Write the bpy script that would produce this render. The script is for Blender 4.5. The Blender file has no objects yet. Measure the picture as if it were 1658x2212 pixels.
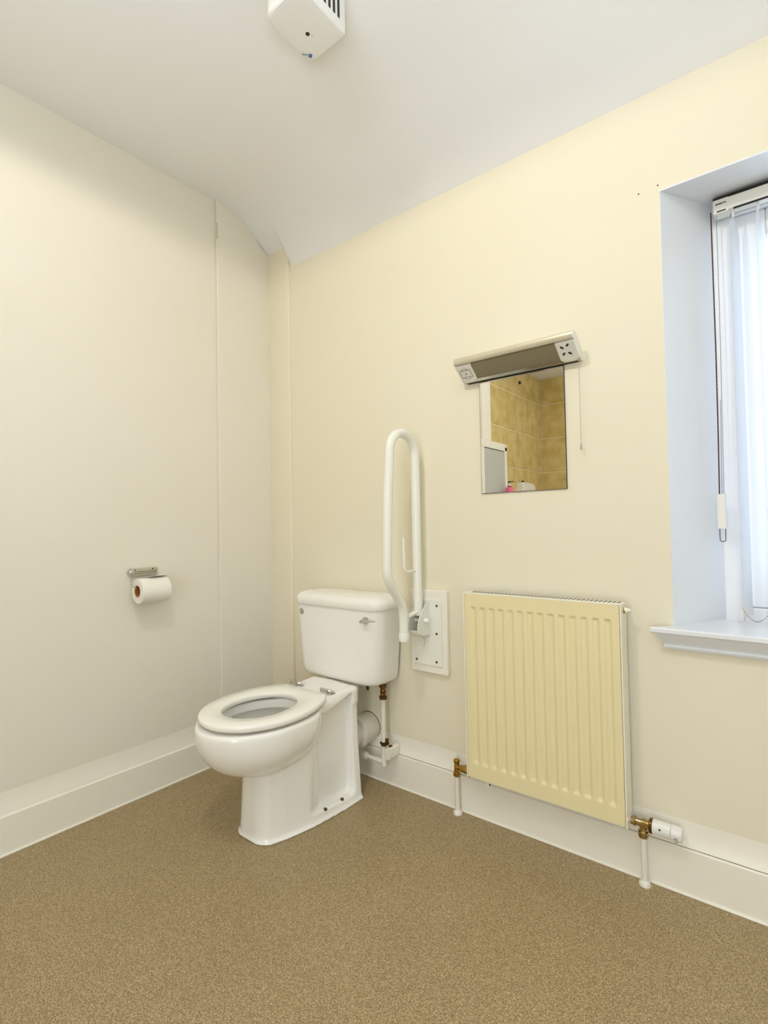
import bpy, bmesh, math, random
import numpy as np
from mathutils import Vector, Matrix
random.seed(7)
PI = math.pi
scn = bpy.context.scene
COL = scn.collection

# ------------------------------------------------------------------ camera, light, exposure
CAM = Vector((1.897, -1.553, 0.972))
YAW, PITCH, ROLL = math.radians(38.352), math.radians(1.483), math.radians(-1.074)
FOCAL_PX = 1109.95

def make_camera():
    fw = Vector((-math.sin(YAW)*math.cos(PITCH), math.cos(YAW)*math.cos(PITCH), math.sin(PITCH)))
    r = Vector((math.cos(YAW), math.sin(YAW), 0)); u = r.cross(fw)
    r2 = math.cos(ROLL)*r + math.sin(ROLL)*u
    u2 = -math.sin(ROLL)*r + math.cos(ROLL)*u
    m = Matrix(((r2.x, u2.x, -fw.x, CAM.x), (r2.y, u2.y, -fw.y, CAM.y), (r2.z, u2.z, -fw.z, CAM.z), (0, 0, 0, 1)))
    cd = bpy.data.cameras.new('camera'); cd.sensor_fit = 'HORIZONTAL'; cd.sensor_width = 36.0
    cd.lens = FOCAL_PX/1658*36.0; cd.clip_start = 0.02
    c = bpy.data.objects.new('camera', cd); COL.objects.link(c); c.matrix_world = m
    scn.camera = c
make_camera()

vs = scn.view_settings
scn.display_settings.display_device = 'sRGB'
vs.view_transform = 'Standard'; vs.look = 'None'; vs.gamma = 1.0; vs.use_curve_mapping = False
vs.exposure = 0.07

w = bpy.data.worlds.new('sky'); scn.world = w; w.use_nodes = True
bg = w.node_tree.nodes['Background']
bg.inputs['Color'].default_value = (0.76, 0.89, 1.06, 1); bg.inputs['Strength'].default_value = 4.3

def lamp(name, kind, loc, energy, color, size=0.1, size_y=None, rot=(0, 0, 0), portal=False):
    d = bpy.data.lights.new(name, kind); d.energy = energy; d.color = color
    if kind == 'AREA':
        d.size = size
        if size_y: d.shape = 'RECTANGLE'; d.size_y = size_y
        if portal: d.cycles.is_portal = True
    else:
        d.shadow_soft_size = size
    o = bpy.data.objects.new(name, d); COL.objects.link(o); o.location = loc; o.rotation_euler = rot
    return o
# ceiling lamp with an opaque shade, just above the top edge of the photo
dl = lamp('ceiling_lamp', 'SPOT', (1.18, -1.30, 2.300), 22.0, (1.0, 0.96, 0.88), 0.045)
dl.data.spot_size = math.radians(175); dl.data.spot_blend = 0.13
# upward fill light added to brighten the ceiling, like a bounced flash
up = lamp('ceiling_bounce_fill', 'SPOT', (1.80, -1.60, 1.35), 76.0, (0.88, 0.955, 1.12), 0.25, rot=(PI+.10, 0.0, 0))
up.data.spot_size = math.radians(155); up.data.spot_blend = 0.9
# added fill light shining in through an added doorway behind the camera
lamp('rear_fill_light', 'AREA', (2.15, -3.62, 1.12), 9.0, (1.0, 0.94, 0.82), 0.9, 1.9, (PI/2, 0, 0))
# sky portals in the window and in the added side window
lamp('window_daylight', 'AREA', (2.15, 0.27, 1.28), 1, (1, 1, 1), 0.9, 1.2, (-PI/2, 0, 0), True)
lamp('side_fill_portal', 'AREA', (3.08, -1.70, 1.08), 1, (1, 1, 1), 2.04, 1.6, (0, PI/2, 0), True)

# ------------------------------------------------------------------ materials
def lin(c):
    return tuple(((v/255+0.055)/1.055)**2.4 if v/255 > 0.04045 else v/255/12.92 for v in c) + (1,)
def mat(name, rgb, rough=0.5, metal=0.0, spec=0.5, coat=0.0, noise=None, bump=None, trans=0.0, sss=0.0):
    """noise = (scale, amount, darker rgb), bump = (scale, strength)"""
    m = bpy.data.materials.new(name); m.use_nodes = True
    nt = m.node_tree; b = nt.nodes['Principled BSDF']
    b.inputs['Base Color'].default_value = lin(rgb); b.inputs['Roughness'].default_value = rough
    b.inputs['Metallic'].default_value = metal; b.inputs['Specular IOR Level'].default_value = spec
    b.inputs['Coat Weight'].default_value = coat; b.inputs['Coat Roughness'].default_value = 0.05
    tc = nt.nodes.new('ShaderNodeTexCoord')
    if noise:
        n = nt.nodes.new('ShaderNodeTexNoise'); n.inputs['Scale'].default_value = noise[0]; n.inputs['Detail'].default_value = 5
        nt.links.new(tc.outputs['Object'], n.inputs['Vector'])
        rp = nt.nodes.new('ShaderNodeMapRange'); rp.inputs[1].default_value = 0.35; rp.inputs[2].default_value = 0.65
        rp.inputs[3].default_value = 0; rp.inputs[4].default_value = noise[1]
        nt.links.new(n.outputs['Fac'], rp.inputs[0])
        mx = nt.nodes.new('ShaderNodeMix'); mx.data_type = 'RGBA'
        mx.inputs[6].default_value = lin(rgb); mx.inputs[7].default_value = lin(noise[2])
        nt.links.new(rp.outputs[0], mx.inputs[0]); nt.links.new(mx.outputs[2], b.inputs['Base Color'])
    if bump:
        n2 = nt.nodes.new('ShaderNodeTexNoise'); n2.inputs['Scale'].default_value = bump[0]; n2.inputs['Detail'].default_value = 4
        nt.links.new(tc.outputs['Object'], n2.inputs['Vector'])
        bp = nt.nodes.new('ShaderNodeBump'); bp.inputs['Strength'].default_value = bump[1]; bp.inputs['Distance'].default_value = 0.01
        nt.links.new(n2.outputs['Fac'], bp.inputs['Height']); nt.links.new(bp.outputs['Normal'], b.inputs['Normal'])
    return m

M = {}
M['wall'] = mat('cream_emulsion', (239, 231, 206), 0.55, spec=0.35, noise=(2.2, 0.5, (239, 229, 201)), bump=(14, 0.06))
M['wall_left'] = mat('off_white_emulsion', (238, 232, 216), 0.55, spec=0.35, noise=(2.0, 0.5, (236, 229, 209)), bump=(14, 0.06))
M['ceiling'] = mat('white_ceiling_emulsion', (243, 242, 240), 0.6, spec=0.3, bump=(10, 0.05))
M['gloss'] = mat('cream_gloss_paint', (248, 242, 226), 0.28, spec=0.5, bump=(20, 0.03))
M['reveal'] = mat('white_gloss_paint', (236, 238, 240), 0.2, spec=0.5, bump=(9, 0.03))
M['upvc'] = mat('white_upvc', (246, 247, 248), 0.25, spec=0.5)
M['ceramic'] = mat('white_ceramic', (250, 247, 238), 0.07, spec=0.5, coat=0.4)
M['seat'] = mat('white_seat_plastic', (252, 249, 238), 0.16, spec=0.5)
M['radiator'] = mat('cream_radiator_enamel', (240, 226, 178), 0.3, spec=0.4)
M['radiator_side'] = mat('pale_radiator_enamel', (244, 238, 218), 0.3, spec=0.4)
M['white_paint'] = mat('white_pipe_paint', (240, 234, 218), 0.32, spec=0.5)
M['rail'] = mat('white_powder_coat', (243, 241, 228), 0.22, spec=0.5)
M['plastic'] = mat('white_plastic', (240, 237, 228), 0.3, spec=0.5)
M['fan'] = mat('pale_grey_plastic', (232, 229, 221), 0.32, spec=0.5)
M['chrome'] = mat('chrome', (205, 203, 198), 0.12, 1.0)
M['brass'] = mat('brass', (176, 140, 66), 0.22, 1.0)
M['dark_brass'] = mat('tarnished_brass', (112, 84, 40), 0.3, 1.0)
M['nickel'] = mat('nickel_brass', (190, 168, 122), 0.16, 1.0)
M['black'] = mat('black_plastic', (18, 15, 12), 0.5)
M['dark'] = mat('dark_slot', (26, 20, 14), 0.7)
M['brown'] = mat('brown_fixing', (96, 62, 28), 0.6)
M['card'] = mat('brown_card', (176, 112, 44), 0.8)
M['tissue'] = mat('white_tissue', (244, 240, 228), 0.9, spec=0.1, bump=(90, 0.15))
M['diffuser'] = mat('grey_diffuser', (142, 132, 104), 0.28, spec=0.5, noise=(240, 0.5, (122, 112, 86)), bump=(300, 0.1))
M['bead'] = mat('brown_bead_chain', (84, 52, 34), 0.35, 0.7)
M['steel_bead'] = mat('grey_bead_chain', (150, 150, 156), 0.3, 0.8)
M['pink'] = mat('pink_soap', (244, 110, 152), 0.2, spec=0.5)
M['blue'] = mat('blue_print', (30, 92, 170), 0.4)
M['greyprint'] = mat('grey_print', (128, 138, 158), 0.5)
M['lightprint'] = mat('pale_grey_print', (188, 184, 172), 0.5)
M['grout'] = mat('pale_grout', (236, 222, 176), 0.8)
M['tile'] = mat('ochre_stone_tile', (224, 202, 140), 0.25, spec=0.5, noise=(9, 0.9, (200, 172, 98)), bump=(40, 0.05))
M['grey_door'] = mat('pale_grey_door', (196, 198, 188), 0.35)
M['sealant'] = mat('white_sealant', (250, 248, 240), 0.35)
M['outlet'] = mat('grey_pvc_pipe', (226, 220, 204), 0.4)
M['crack'] = mat('crack_filler', (140, 122, 84), 0.9)

def floor_mat():
    m = bpy.data.materials.new('speckled_vinyl'); m.use_nodes = True; nt = m.node_tree; b = nt.nodes['Principled BSDF']
    tc = nt.nodes.new('ShaderNodeTexCoord')
    n = nt.nodes.new('ShaderNodeTexNoise'); n.inputs['Scale'].default_value = 330; n.inputs['Detail'].default_value = 2
    v = nt.nodes.new('ShaderNodeTexNoise'); v.inputs['Scale'].default_value = 4.3; v.inputs['Detail'].default_value = 3
    nt.links.new(tc.outputs['Object'], n.inputs['Vector']); nt.links.new(tc.outputs['Object'], v.inputs['Vector'])
    cr = nt.nodes.new('ShaderNodeValToRGB')
    e = cr.color_ramp.elements
    e[0].position = 0.32; e[0].color = lin((126, 107, 73)); e[1].position = 0.70; e[1].color = lin((204, 183, 143))
    k = e.new(0.5); k.color = lin((163, 142, 102))
    vo = nt.nodes.new('ShaderNodeTexVoronoi'); vo.inputs['Scale'].default_value = 420
    nt.links.new(tc.outputs['Object'], vo.inputs['Vector'])
    sc = nt.nodes.new('ShaderNodeSeparateColor'); nt.links.new(vo.outputs['Color'], sc.inputs[0])
    av = nt.nodes.new('ShaderNodeMix'); av.inputs[0].default_value = .24
    nt.links.new(n.outputs['Fac'], av.inputs[2]); nt.links.new(sc.outputs[0], av.inputs[3])
    nt.links.new(av.outputs[0], cr.inputs[0])
    mx = nt.nodes.new('ShaderNodeMix'); mx.data_type = 'RGBA'; mx.blend_type = 'MULTIPLY'
    rp = nt.nodes.new('ShaderNodeMapRange'); rp.inputs[1].default_value = .3; rp.inputs[2].default_value = .7; rp.inputs[3].default_value = 0; rp.inputs[4].default_value = .35
    nt.links.new(v.outputs['Fac'], rp.inputs[0]); nt.links.new(rp.outputs[0], mx.inputs[0])
    nt.links.new(cr.outputs[0], mx.inputs[6]); mx.inputs[7].default_value = (0.86, 0.83, 0.78, 1)
    nt.links.new(mx.outputs[2], b.inputs['Base Color'])
    b.inputs['Roughness'].default_value = 0.42; b.inputs['Specular IOR Level'].default_value = 0.4
    return m
M['floor'] = floor_mat()
def glass_mat():
    m = bpy.data.materials.new('window_glass'); m.use_nodes = True; nt = m.node_tree
    nt.nodes.remove(nt.nodes['Principled BSDF'])
    t = nt.nodes.new('ShaderNodeBsdfTransparent'); t.inputs[0].default_value = (.95, .97, .98, 1)
    g = nt.nodes.new('ShaderNodeBsdfGlossy'); g.inputs['Roughness'].default_value = .02
    mx = nt.nodes.new('ShaderNodeMixShader'); mx.inputs[0].default_value = .06
    nt.links.new(t.outputs[0], mx.inputs[1]); nt.links.new(g.outputs[0], mx.inputs[2])
    nt.links.new(mx.outputs[0], nt.nodes['Material Output'].inputs[0])
    return m
M['glass'] = glass_mat()
def obscure_mat():
    m = bpy.data.materials.new('obscure_glass'); m.use_nodes = True; nt = m.node_tree
    nt.nodes.remove(nt.nodes['Principled BSDF'])
    t = nt.nodes.new('ShaderNodeBsdfTransparent'); t.inputs[0].default_value = (.42, .42, .41, 1)
    d = nt.nodes.new('ShaderNodeBsdfTranslucent'); d.inputs[0].default_value = (.8, .8, .8, 1)
    mx = nt.nodes.new('ShaderNodeMixShader'); mx.inputs[0].default_value = .06
    nt.links.new(t.outputs[0], mx.inputs[1]); nt.links.new(d.outputs[0], mx.inputs[2])
    nt.links.new(mx.outputs[0], nt.nodes['Material Output'].inputs[0])
    return m
M['obscure'] = obscure_mat()
def slat_mat():
    m = bpy.data.materials.new('white_blind_fabric'); m.use_nodes = True; nt = m.node_tree; b = nt.nodes['Principled BSDF']
    b.inputs['Base Color'].default_value = lin((244, 246, 248)); b.inputs['Roughness'].default_value = .7
    t = nt.nodes.new('ShaderNodeBsdfTranslucent'); t.inputs[0].default_value = (.97, .98, 1, 1)
    mx = nt.nodes.new('ShaderNodeMixShader'); mx.inputs[0].default_value = .7
    nt.links.new(b.outputs[0], mx.inputs[1]); nt.links.new(t.outputs[0], mx.inputs[2])
    nt.links.new(mx.outputs[0], nt.nodes['Material Output'].inputs[0])
    return m
M['slat'] = slat_mat()
def mirror_mat():
    m = bpy.data.materials.new('mirror_silver'); m.use_nodes = True; nt = m.node_tree
    nt.nodes.remove(nt.nodes['Principled BSDF'])
    g = nt.nodes.new('ShaderNodeBsdfGlossy'); g.inputs['Roughness'].default_value = 0.0; g.inputs[0].default_value = (.9, .9, .87, 1)
    nt.links.new(g.outputs[0], nt.nodes['Material Output'].inputs[0])
    return m
M['mirror'] = mirror_mat()

# ------------------------------------------------------------------ mesh helpers
def obj(name, bm, m, parent=None, smooth=False, bevel=0.0, seg=2, angle=40):
    bmesh.ops.recalc_face_normals(bm, faces=bm.faces[:])
    me = bpy.data.meshes.new(name); bm.to_mesh(me); bm.free()
    mats = m if isinstance(m, (list, tuple)) else [m]
    for x in mats: me.materials.append(x)
    if smooth:
        me.polygons.foreach_set('use_smooth', [True]*len(me.polygons))
        try: me.set_sharp_from_angle(angle=math.radians(angle))
        except Exception: pass
    o = bpy.data.objects.new(name, me); COL.objects.link(o)
    if parent is not None:
        o.parent = parent
        p, off = parent, Vector()
        while p is not None: off += p.location; p = p.parent
        o.location = -off
    if bevel:
        md = o.modifiers.new('bevel', 'BEVEL'); md.width = bevel; md.segments = seg; md.limit_method = 'ANGLE'; md.angle_limit = math.radians(35)
    return o
def thing(name, label, cat, loc, group=None):
    o = bpy.data.objects.new(name, None); COL.objects.link(o); o.location = loc; o.empty_display_size = .05
    return tag(o, label, cat, group)
def tag(o, label, cat, group=None):
    o['label'] = label; o['category'] = cat
    if group: o['group'] = group
    return o
def struct(name, bm, m, parent=None, **k):
    o = obj(name, bm, m, parent, **k)
    if parent is None: o['kind'] = 'structure'
    return o

def box(bm, a, b, mi=0):
    x0, y0, z0 = [min(p, q) for p, q in zip(a, b)]; x1, y1, z1 = [max(p, q) for p, q in zip(a, b)]
    v = [bm.verts.new(p) for p in ((x0,y0,z0),(x1,y0,z0),(x1,y1,z0),(x0,y1,z0),(x0,y0,z1),(x1,y0,z1),(x1,y1,z1),(x0,y1,z1))]
    for f in ((0,3,2,1),(4,5,6,7),(0,1,5,4),(1,2,6,5),(2,3,7,6),(3,0,4,7)):
        bm.faces.new([v[i] for i in f]).material_index = mi
def loft(bm, secs, cap=(True, True), closed=True, mi=0):
    rows = [[bm.verts.new(p) for p in s] for s in secs]; n = len(rows[0])
    for r0, r1 in zip(rows, rows[1:]):
        for i in range(n if closed else n-1):
            j = (i+1) % n
            bm.faces.new((r0[i], r0[j], r1[j], r1[i])).material_index = mi
    if cap[0]: bm.faces.new(rows[0][::-1]).material_index = mi
    if cap[1]: bm.faces.new(rows[-1]).material_index = mi
    return rows
def frame_of(t):
    t = t.normalized(); a = Vector((0, 0, 1)) if abs(t.z) < .9 else Vector((1, 0, 0))
    u = t.cross(a).normalized(); return u, t.cross(u).normalized()
def lathe(bm, origin, axis, prof, n=28, cap=True, mi=0):
    """prof: list of (distance along axis, radius)"""
    origin = Vector(origin); axis = Vector(axis).normalized(); u, v = frame_of(axis)
    secs = [[origin+axis*d+(u*math.cos(2*PI*k/n)+v*math.sin(2*PI*k/n))*max(r, 1e-5) for k in range(n)] for d, r in prof]
    loft(bm, secs, (cap, cap), True, mi)
def cyl(bm, a, b, r, r2=None, n=24, mi=0):
    a = Vector(a); b = Vector(b); lathe(bm, a, b-a, [(0, r), ((b-a).length, r if r2 is None else r2)], n, True, mi)
def tube(bm, path, r, n=14, mi=0, cap=True):
    P = [Vector(p) for p in path]; rr = r if isinstance(r, (list, tuple)) else [r]*len(P)
    t0 = (P[1]-P[0]).normalized(); u, v = frame_of(t0); secs = []
    for i, p in enumerate(P):
        t = ((P[min(i+1, len(P)-1)]-p).normalized()+(p-P[max(i-1, 0)]).normalized()).normalized()
        u = (u-t*u.dot(t)).normalized(); v = t.cross(u)
        secs.append([p+(u*math.cos(2*PI*k/n)+v*math.sin(2*PI*k/n))*rr[i] for k in range(n)])
    loft(bm, secs, (cap, cap), True, mi)
def fillet(path, r, n=6):
    """round the corners of a polyline"""
    P = [Vector(p) for p in path]; out = [P[0]]
    for a, b, c in zip(P, P[1:], P[2:]):
        d = min(r, (b-a).length*.49, (c-b).length*.49); p = b+(a-b).normalized()*d; q = b+(c-b).normalized()*d
        for k in range(n+1):
            t = k/n; out.append(p*(1-t)**2+b*2*t*(1-t)+q*t*t)
    return out+[P[-1]]
def rrect(x0, x1, y0, y1, r, n=6):
    """rounded rectangle, r = radii of (x0y0, x1y0, x1y1, x0y1)"""
    if not isinstance(r, (list, tuple)): r = [r]*4
    out = []
    for (cx, cy, sx, sy), rad, a0 in zip(((x0, y0, 1, 1), (x1, y0, -1, 1), (x1, y1, -1, -1), (x0, y1, 1, -1)), r, (PI, 1.5*PI, 0, .5*PI)):
        for k in range(n+1):
            a = a0+.5*PI*k/n
            out.append((cx+sx*rad+rad*math.cos(a), cy+sy*rad+rad*math.sin(a)))
    return out
def disc_box(bm, pts, z0, z1, axis='z', mi=0):
    f = {'z': lambda p, d: (p[0], p[1], d), 'y': lambda p, d: (p[0], d, p[1]), 'x': lambda p, d: (d, p[0], p[1])}[axis]
    loft(bm, [[f(p, z0) for p in pts], [f(p, z1) for p in pts]], mi=mi)
def sphere(bm, c, r, n=10, mi=0):
    lathe(bm, Vector(c)-Vector((0, 0, r)), (0, 0, 1), [(r-r*math.cos(PI*k/n), r*math.sin(PI*k/n)) for k in range(n+1)], 14, False, mi)
new = bmesh.new

# ------------------------------------------------------------------ the room
X1, Y1, H = 3.0, -3.372, 2.377
WX0, WX1, WZ0, WZ1 = 1.645, 2.655, 0.69, 1.866          # window opening at the wall face
RX0, RX1, RY = 1.747, 2.553, 0.178                      # where the splayed reveal meets the window frame
T = 0.015

bm = new(); box(bm, (-.12, Y1-.12, -.1), (X1+.12, .30, 0)); struct('floor', bm, M['floor'])

# ceiling: flat, then curving down to a low back wall; lower lip over the corner boxing
bm = new()
flat = [(-3.50, H), (-2.2, H), (-1.2, H), (-.8, H), (-.6, H), (-.5, H)]
def smooth(a, b, v):
    t = min(max((v-a)/(b-a), 0), 1); return t*t*(3-2*t)
def soft_fold(y, kink, z0, r):                            # flat, rounded fold, slope down to z0 at the wall
    g = lambda v: r*math.log1p(math.exp(v/r)) if v/r < 30 else v
    return H-(H-z0)*g(y-kink)/g(-kink)
def profile(x):
    pts = list(flat); n = 26
    for k in range(1, n+1):
        y = -.5+.5*k/n
        t = smooth(.02, .75, x)*(1-smooth(-.10, 0, y))+smooth(.125, .165, x)*smooth(-.10, 0, y)
        pts.append((y, soft_fold(y, -.175, 2.236, .035)*(1-t)+soft_fold(y, -.20, 2.149, .075)*t))
    pts.append((.02, pts[-1][1]-.016))
    return pts
xs = [-.02, .02, .06, .09, .105, .115, .125, .135, .145, .155, .165, .18, .22, .28, .36, .46, .58, .75, 1.1, 1.5, 2.0, 2.5, X1+.02]
rows = []
for x in xs:
    p = profile(x); rows.append([(x, y, z) for y, z in p]+[(x, .02, 2.55), (x, -3.50, 2.55)])
loft(bm, rows)
struct('ceiling', bm, M['ceiling'], smooth=True, angle=50)

# left wall: painted panel board, then tiled further back
bm = new(); box(bm, (-.12, -2.235, 0), (0, .12, H+.1)); struct('wall_left', bm, M['wall_left'])
bm = new()
pan = [(-.285, .02), (.0, .02), (.0, 2.236), (-.05, 2.27), (-.09, 2.31), (-.18, 2.365), (-.285, 2.385)]
loft(bm, [[(0, y, z) for y, z in pan], [(.012, y, z) for y, z in pan]])
struct('trim_1', bm, M['wall_left'], bevel=.004)
bm = new(); box(bm, (.0100, -.2840, 2.210), (.0122, -.2828, 2.280)); struct('trim_2', bm, M['crack'])
# corner pipe boxing
bm = new()
sec = rrect(.0, .150, -.012, .004, (.002, .006, .002, .002), 3)
loft(bm, [[(x, y, .10) for x, y in sec], [(x, y, 2.26) for x, y in sec]])
struct('trim_3', bm, M['wall'], smooth=True)

# back wall with the window opening
bm = new()
for a, b in (((-.12, 0, 0), (WX0, .26, 2.45)), ((WX1, 0, 0), (X1+.12, .26, 2.45)), ((WX0, 0, 0), (WX1, .26, WZ0-.03)), ((WX0, 0, WZ1), (WX1, .26, 2.45))):
    box(bm, a, b)
wall_back = struct('wall_back', bm, M['wall'])
for i, (x, z) in enumerate(((1.592, 1.880), (1.640, 1.884))):
    b2 = new(); lathe(b2, (x, .001, z), (0, -1, 0), [(0, .0026), (.0014, .0022)], 10)
    obj('screw_hole', b2, M['brown'], wall_back)

# right wall with the added side window, rear wall with the added doorway
bm = new()
for a, b in (((X1, .26, 0), (X1+.12, -.9, 2.45)), ((X1, -2.5, 0), (X1+.12, Y1-.12, 2.45)), ((X1, -.9, 0), (X1+.12, -2.5, .06)), ((X1, -.9, 2.1), (X1+.12, -2.5, 2.45))):
    box(bm, a, b)
struct('wall_right', bm, M['wall'])
bm = new()
for a, b in (((-.12, Y1-.12, 0), (1.722, Y1-.006, 2.45)), ((2.583, Y1-.12, 0), (X1+.12, Y1-.006, 2.45)), ((1.722, Y1-.12, 2.1205), (2.583, Y1-.006, 2.45))): box(bm, a, b)
struct('wall_rear', bm, M['grout'])
bm = new(); box(bm, (-.12, Y1-.12, 0), (-.006, -2.235, H+.1)); struct('wall_tiled', bm, M['grout'])

# tiles on the left wall behind and on the rear wall
def tiles(name, cells, axis):
    bm = new(); g = .0055
    for (a0, a1, z0, z1) in cells:
        a0 += g; a1 -= g; z0 += g; z1 -= g
        pts = [(a0, z0), (a1, z0), (a1, z1), (a0, z1)]
        ins = [(a0+.002, z0+.002), (a1-.002, z0+.002), (a1-.002, z1-.002), (a0+.002, z1-.002)]
        if axis == 'x':
            loft(bm, [[(-.006, a, z) for a, z in pts], [(-.002, a, z) for a, z in pts], [(0, a, z) for a, z in ins]], (False, True))
        else:
            loft(bm, [[(a, Y1-.006, z) for a, z in pts], [(a, Y1-.002, z) for a, z in pts], [(a, Y1, z) for a, z in ins]], (False, True))
    return struct(name, bm, M['tile'])
zs = [.0]+[1.790+.3305*k for k in range(-5, 2)]+[H]
ys = [-2.235, -2.508, -2.794, -3.081, Y1]
tiles('wall_tiles_left', [(b, a, z0, z1) for a, b in zip(ys, ys[1:]) for z0, z1 in zip(zs, zs[1:]) if z1-z0 > .02], 'x')
xs2 = [0]+[.287*k for k in range(1, 11)]+[X1]
tiles('wall_tiles_rear', [(a, b, z0, z1) for a, b in zip(xs2, xs2[1:]) for z0, z1 in zip(zs, zs[1:]) if z1-z0 > .02 and not (a > 1.7 and b < 2.6 and z0 < 2.1)], 'y')

# skirting boards with the plaster flaring out above them
def skirt_profile(h, gap):
    p = [(T, .004), (T, h-.004), (T-.003, h)]
    if gap: p += [(T-.012, h), (T-.012, h+.0032), (T-.002, h+.0032)]
    else: p += [(T-.005, h+.0008)]
    for k in range(1, 8):
        s = k/7; p.append(((T-.004)*(1-s)**2.2, h+.004+.062*s))
    return p
hs = .1188
bm = new()
pr = skirt_profile(hs, False)
loft(bm, [[(d, y, z) for d, z in pr]+[(-.004, y, hs+.065), (-.004, y, 0), (T, y, 0)] for y in (-2.11, -.0)], mi=0)
tube(bm, [(T+.001, -2.11, .002), (T+.001, 0, .002)], .0045, 8)
struct('baseboard_left', bm, M['gloss'], smooth=True, angle=30)
bm = new()
pr = skirt_profile(hs, True)
loft(bm, [[(x, -d, z) for d, z in pr]+[(x, .004, hs+.065), (x, .004, 0), (x, -T, 0)] for x in (0, X1)], mi=0)
tube(bm, [(0, -T-.001, .002), (X1, -T-.001, .002)], .0045, 8)
struct('baseboard_back', bm, M['gloss'], smooth=True, angle=30)

# ------------------------------------------------------------------ window, sill and blind
bm = new()                                               # window frame: outer frame + sash
FY0, FY1 = RY, RY+.065
def ring(bm, x0, x1, z0, z1, wd, y0, y1):
    box(bm, (x0, y0, z0), (x0+wd, y1, z1)); box(bm, (x1-wd, y0, z0), (x1, y1, z1))
    box(bm, (x0+wd, y0, z0), (x1-wd, y1, z0+wd)); box(bm, (x0+wd, y0, z1-wd), (x1-wd, y1, z1))
ring(bm, RX0-.004, RX1+.004, WZ0-.01, WZ1+.004, .046, FY0, FY1)
win = struct('window_1', bm, M['upvc'], bevel=.004)
bm = new(); ring(bm, RX0+.042, 2.15, WZ0+.036, WZ1-.042, .078, FY0+.014, FY1-.006); obj('sash', bm, M['upvc'], win, bevel=.006)
bm = new(); ring(bm, 2.15, RX1-.042, WZ0+.036, WZ1-.042, .045, FY0+.014, FY1-.006); obj('sash', bm, M['upvc'], win, bevel=.006)
bm = new(); box(bm, (RX0+.10, FY0+.034, WZ0+.10), (2.09, FY0+.040, WZ1-.11)); obj('pane', bm, M['glass'], win)
bm = new(); box(bm, (2.19, FY0+.034, WZ0+.07), (RX1-.08, FY0+.040, WZ1-.08)); obj('pane', bm, M['glass'], win)
bm = new()                                               # glossy splayed reveal
def quadprism(bm, P, d):
    d = Vector(d); loft(bm, [[Vector(p) for p in P], [Vector(p)+d for p in P]])
quadprism(bm, [(WX0, -.0012, WZ0-.03), (RX0, RY+.002, WZ0-.03), (RX0, RY+.002, WZ1), (WX0, -.0012, WZ1)], (-.004, .002, 0))
quadprism(bm, [(WX1, -.0012, WZ0-.03), (RX1, RY+.002, WZ0-.03), (RX1, RY+.002, WZ1), (WX1, -.0012, WZ1)], (.004, .002, 0))
quadprism(bm, [(WX0-.003, -.0012, WZ1-.001), (WX1+.003, -.0012, WZ1-.001), (RX1, RY+.002, WZ1-.001), (RX0, RY+.002, WZ1-.001)], (0, 0, .004))
obj('reveal', bm, M['reveal'], win)
bm = new()                                               # fill between the splayed reveal and the wall core
for sx, ex in ((WX0, RX0), (WX1, RX1)):
    s = .0045 if sx < 2 else -.0045
    loft(bm, [[(sx-s, .004, z), (ex-s, RY+.002, z), (ex-s, .258, z), (sx-s, .258, z)] for z in (WZ0-.03, WZ1)])
obj('reveal_core', bm, M['wall'], win)
bm = new()                                               # sill board with moulded apron
sill = [(.18, WZ0), (-.043, WZ0), (-.0475, WZ0-.003), (-.0475, WZ0-.012), (-.044, WZ0-.015), (-.038, WZ0-.017), (-.036, WZ0-.021), (-.018, WZ0-.046), (-.017, WZ0-.049),
        (-.021, WZ0-.051), (-.019, WZ0-.055), (-.013, WZ0-.056), (-.013, WZ0-.059), (0, WZ0-.062)]
def sill_x(y, side):                                     # mitred return ends
    e = max(-y, 0)
    return WX0-.006-e*.95 if side == 0 else WX1+.006+e*.95
L = []; R_ = []
board = sill[1:]
loft(bm, [[(sill_x(y, 0), y, z) for y, z in board]+[(WX0-.006, 0, WZ0)], [(sill_x(y, 1), y, z) for y, z in board]+[(WX1+.006, 0, WZ0)]])
quadprism(bm, [(WX0-.003, -.001, WZ0), (WX1+.003, -.001, WZ0), (RX1, RY+.004, WZ0), (RX0, RY+.004, WZ0)], (0, 0, -.03))
obj('window_sill', bm, M['reveal'], win)

bl = thing('vertical_blind', 'white vertical blind hanging open inside the window recess', 'blind', (2.15, .14, WZ0+.01))
bm = new(); box(bm, (1.753, .122, 1.818), (2.548, .158, 1.852)); box(bm, (1.7535, .1205, 1.8135), (1.790, .1595, 1.8525))
rail_ = obj('headrail', bm, M['plastic'], bl, bevel=.0025)
bm = new(); box(bm, (1.7540, .1205, 1.8525), (2.547, .156, 1.8575)); obj('top_gap_shade', bm, M['dark'], rail_)  # dark strip painted in for the shaded gap above the headrail
bm = new(); box(bm, (1.80, .1212, 1.813), (2.54, .1235, 1.8175)); box(bm, (1.762, .1196, 1.8165), (1.783, .1212, 1.8195)); obj('track_slot', bm, M['dark'], rail_)
bm = new()                                               # tiny dark maker's lettering on the end cap, not legible
random.seed(3)
for k in range(8):
    x = 1.7595+k*.0032; box(bm, (x, .1198, 1.837+random.uniform(-.0012, .0006)), (x+.0023, .1206, 1.8405+random.uniform(-.0006, .0014)))
obj('lettering', bm, M['black'], rail_)
random.seed(7)
slat_x = [1.798+.0555*k for k in range(6)]
tilt = [math.radians(77), math.radians(84)]+[math.radians(86+random.uniform(-3, 3)) for _ in range(4)]
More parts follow.
